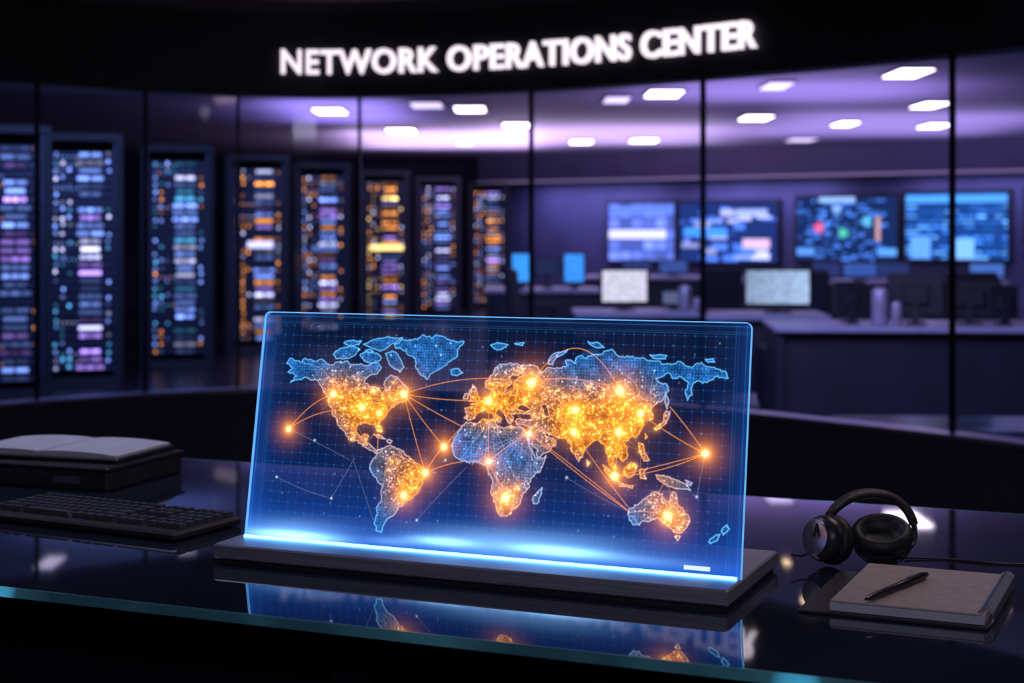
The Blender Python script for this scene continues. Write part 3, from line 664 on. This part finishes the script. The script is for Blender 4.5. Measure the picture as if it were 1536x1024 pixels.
# ------------------------------------------------------------------ headphones
def hp(px,py,D): return Vector(((px-768)/F*D,D,CAMZ-(py-HOR)/F*D))
M_hp=mat('headphone_matte_black',(.018,.018,.026),.34); M_pad=mat('ear_pad_leather',(.013,.013,.017),.55,bump=.2,nscale=80)
e=empty('headphones')
def cup(c,axis,r,parent):
    M=Matrix.Translation(c)@Vector(axis).normalized().to_track_quat('Z','Y').to_matrix().to_4x4()
    b=MB()
    b.lathe([(r*.25,.021),(r*.6,.020),(r*.82,.016),(r*.93,.008),(r*.95,-.002),(r*.9,-.006)],0,M,36,sy=.92)
    b.lathe([(r*.60,-.004),(r*.93,-.004),(r*1.0,-.010),(r*1.0,-.018),(r*.9,-.025),(r*.74,-.026),(r*.62,-.022),(r*.58,-.012),(r*.3,-.011)],1,M,36,sy=.92)
    b.lathe([(r*.70,.0195),(r*.74,.0205),(r*.70,.0215)],2,M,36,sy=.92)
    b.obj('ear_cup',[M_hp,M_pad,M_metal],parent); return M
cL=hp(1238,812,2.35); cL.z=.7915; M1=cup(cL,(-.82,-.42,.18),.040,e)
cR=hp(1323,818,2.36); cR.z=.7845; M2=cup(cR,(.15,.42,-.88),.046,e)
pb=[(1236,810,2.335),(1237,794,2.345),(1242,779,2.36),(1254,761,2.38),(1276,746,2.40),(1302,740,2.42),(1332,744,2.43),(1355,758,2.43),(1369,781,2.42),(1372,805,2.405),(1362,822,2.385)]
P=catmull([hp(*q) for q in pb],6)
b=MB(); b.tube(P,.010,.0042,side=(.25,1,.15),m=0,n=14)
b.tube(P[14:50],.0125,.0070,side=(.25,1,.15),m=1,n=14)
b.tube([P[0],P[0]+Vector((.004,-.004,-.004))],.007,m=0,n=12)
b.tube(catmull([hp(1220,803,2.33),hp(1226,788,2.34),hp(1241,781,2.352),hp(1257,789,2.36),hp(1264,806,2.37)],5),.0035,m=0,n=8)
b.obj('headband',[M_hp,M_pad],e)
b=MB(); b.tube(catmull([(.60,2.40,.7525),(.66,2.395,.752),(.74,2.36,.752),(.82,2.36,.752),(.95,2.40,.752)],8),.0018,m=0,n=8)
b.tube(catmull([(.446,2.35,.772),(.432,2.34,.768),(.415,2.335,.771)],6),.0016,m=0,n=8)
b.obj('cable',[M_hp],e)

# ------------------------------------------------------------------ lights
def area(name,loc,rot,size,sy,power,col):
    L=bpy.data.lights.new(name,'AREA'); L.shape='RECTANGLE'; L.size=size; L.size_y=sy; L.energy=power; L.color=col
    o=bpy.data.objects.new(name,L); o.location=loc; o.rotation_euler=rot; sc.collection.objects.link(o); return o
PU=(.40,.32,1.0); LV=(.80,.60,1.0); BLU=(.22,.36,1.0)
up=(math.pi,0,0)
area('ceiling_fill_uplight',(-.9,21.5,2.12),up,2.5,4,135,LV)  # uplights here are added without fixtures, only to brighten the ceiling
area('ceiling_fill_uplight',(1.2,20.5,1.9),up,3,4,110,LV)
area('ceiling_fill_uplight',(4.5,18.5,1.9),up,3,4,75,(.55,.42,1.0))
area('ceiling_fill_uplight',(-1.8,16.5,2.12),up,1.2,3,38,PU)
area('ceiling_fill_uplight',(2.5,14.0,1.9),up,2.5,2,40,(.5,.38,1.0))
area('ceiling_fill_uplight',(-3.0,12.5,2.12),up,1.2,2,9,BLU)
# added unseen fill lights behind the sign header, brightening the operations room
def header_fill(s,power,col,tilt=58):
    p,t,n=at_s(s,-.16,2.36); a=math.atan2(-n.y,-n.x)-math.pi/2
    o=area('header_fill_light',p,(0,0,0),.9,.10,power,col)
    o.rotation_euler=(Matrix.Rotation(a,3,'Z')@Matrix.Rotation(math.radians(tilt),3,'X')).to_euler()
header_fill(s_at_px(90),34,BLU,62); header_fill(s_at_px(300),34,BLU,66); header_fill(s_at_px(520),30,BLU,70)
header_fill(s_at_px(850),34,(.4,.42,1.0),66); header_fill(s_at_px(1150),40,(.4,.42,1.0),62); header_fill(s_at_px(1400),34,(.5,.45,1.0),58)
# added fill lights under the bulkhead, brightening the display wall
for t in (2.0,5.0,8.5):
    p=wa+wd*t+wn*.45; o=area('bulkhead_fill_light',(p.x,p.y,2.055),(0,0,math.radians(wang)),2.4,.12,34,(.45,.40,1.0))
area('lobby_fill_light',(-1.0,3.5,2.46),(0,0,0),1.4,.5,13,(.6,.64,1.0))  # added area light without fixture, brightens the desk and props
area('lobby_fill_light',(1.4,3.4,2.46),(0,0,0),.9,.5,10,(1.0,.78,.72))
area('lobby_fill_light',(0,-.4,2.44),(math.radians(30),0,0),2.0,.5,24,(.78,.76,1.0))  # added behind the camera to light the front faces
w=bpy.data.worlds.new('World'); sc.world=w; w.use_nodes=True
w.node_tree.nodes['Background'].inputs[0].default_value=(.10,.08,.2,1); w.node_tree.nodes['Background'].inputs[1].default_value=.1

cd=bpy.data.cameras.new('Camera'); cam=bpy.data.objects.new('Camera',cd); sc.collection.objects.link(cam); sc.camera=cam
cam.location=CAM; cam.rotation_euler=(math.pi/2,0,0); cd.sensor_width=36; cd.lens=F/1536*36; cd.shift_y=-164/1536
cd.dof.use_dof=True; cd.dof.focus_distance=2.3; cd.dof.aperture_fstop=4.6; cd.clip_start=.05

# ------------------------------------------------------------------ put object origins where the objects stand
bpy.context.view_layer.update()
def bounds(objs):
    mn=Vector((1e9,)*3); mx=-mn
    for ob in objs:
        for c in ob.bound_box:
            for k in range(3): mn[k]=min(mn[k],c[k]); mx[k]=max(mx[k],c[k])
    return Vector(((mn.x+mx.x)/2,(mn.y+mx.y)/2,mn.z))
for ob in list(sc.objects):
    if ob.parent: continue
    if ob.type=='MESH' and ob.data.users==1:
        c=bounds([ob]); ob.data.transform(Matrix.Translation(-c)); ob.location=c
    elif ob.type=='EMPTY':
        ch=[k for k in ob.children if k.type=='MESH']
        c=bounds(ch)
        for k in ch: k.data.transform(Matrix.Translation(-c))
        ob.location=c
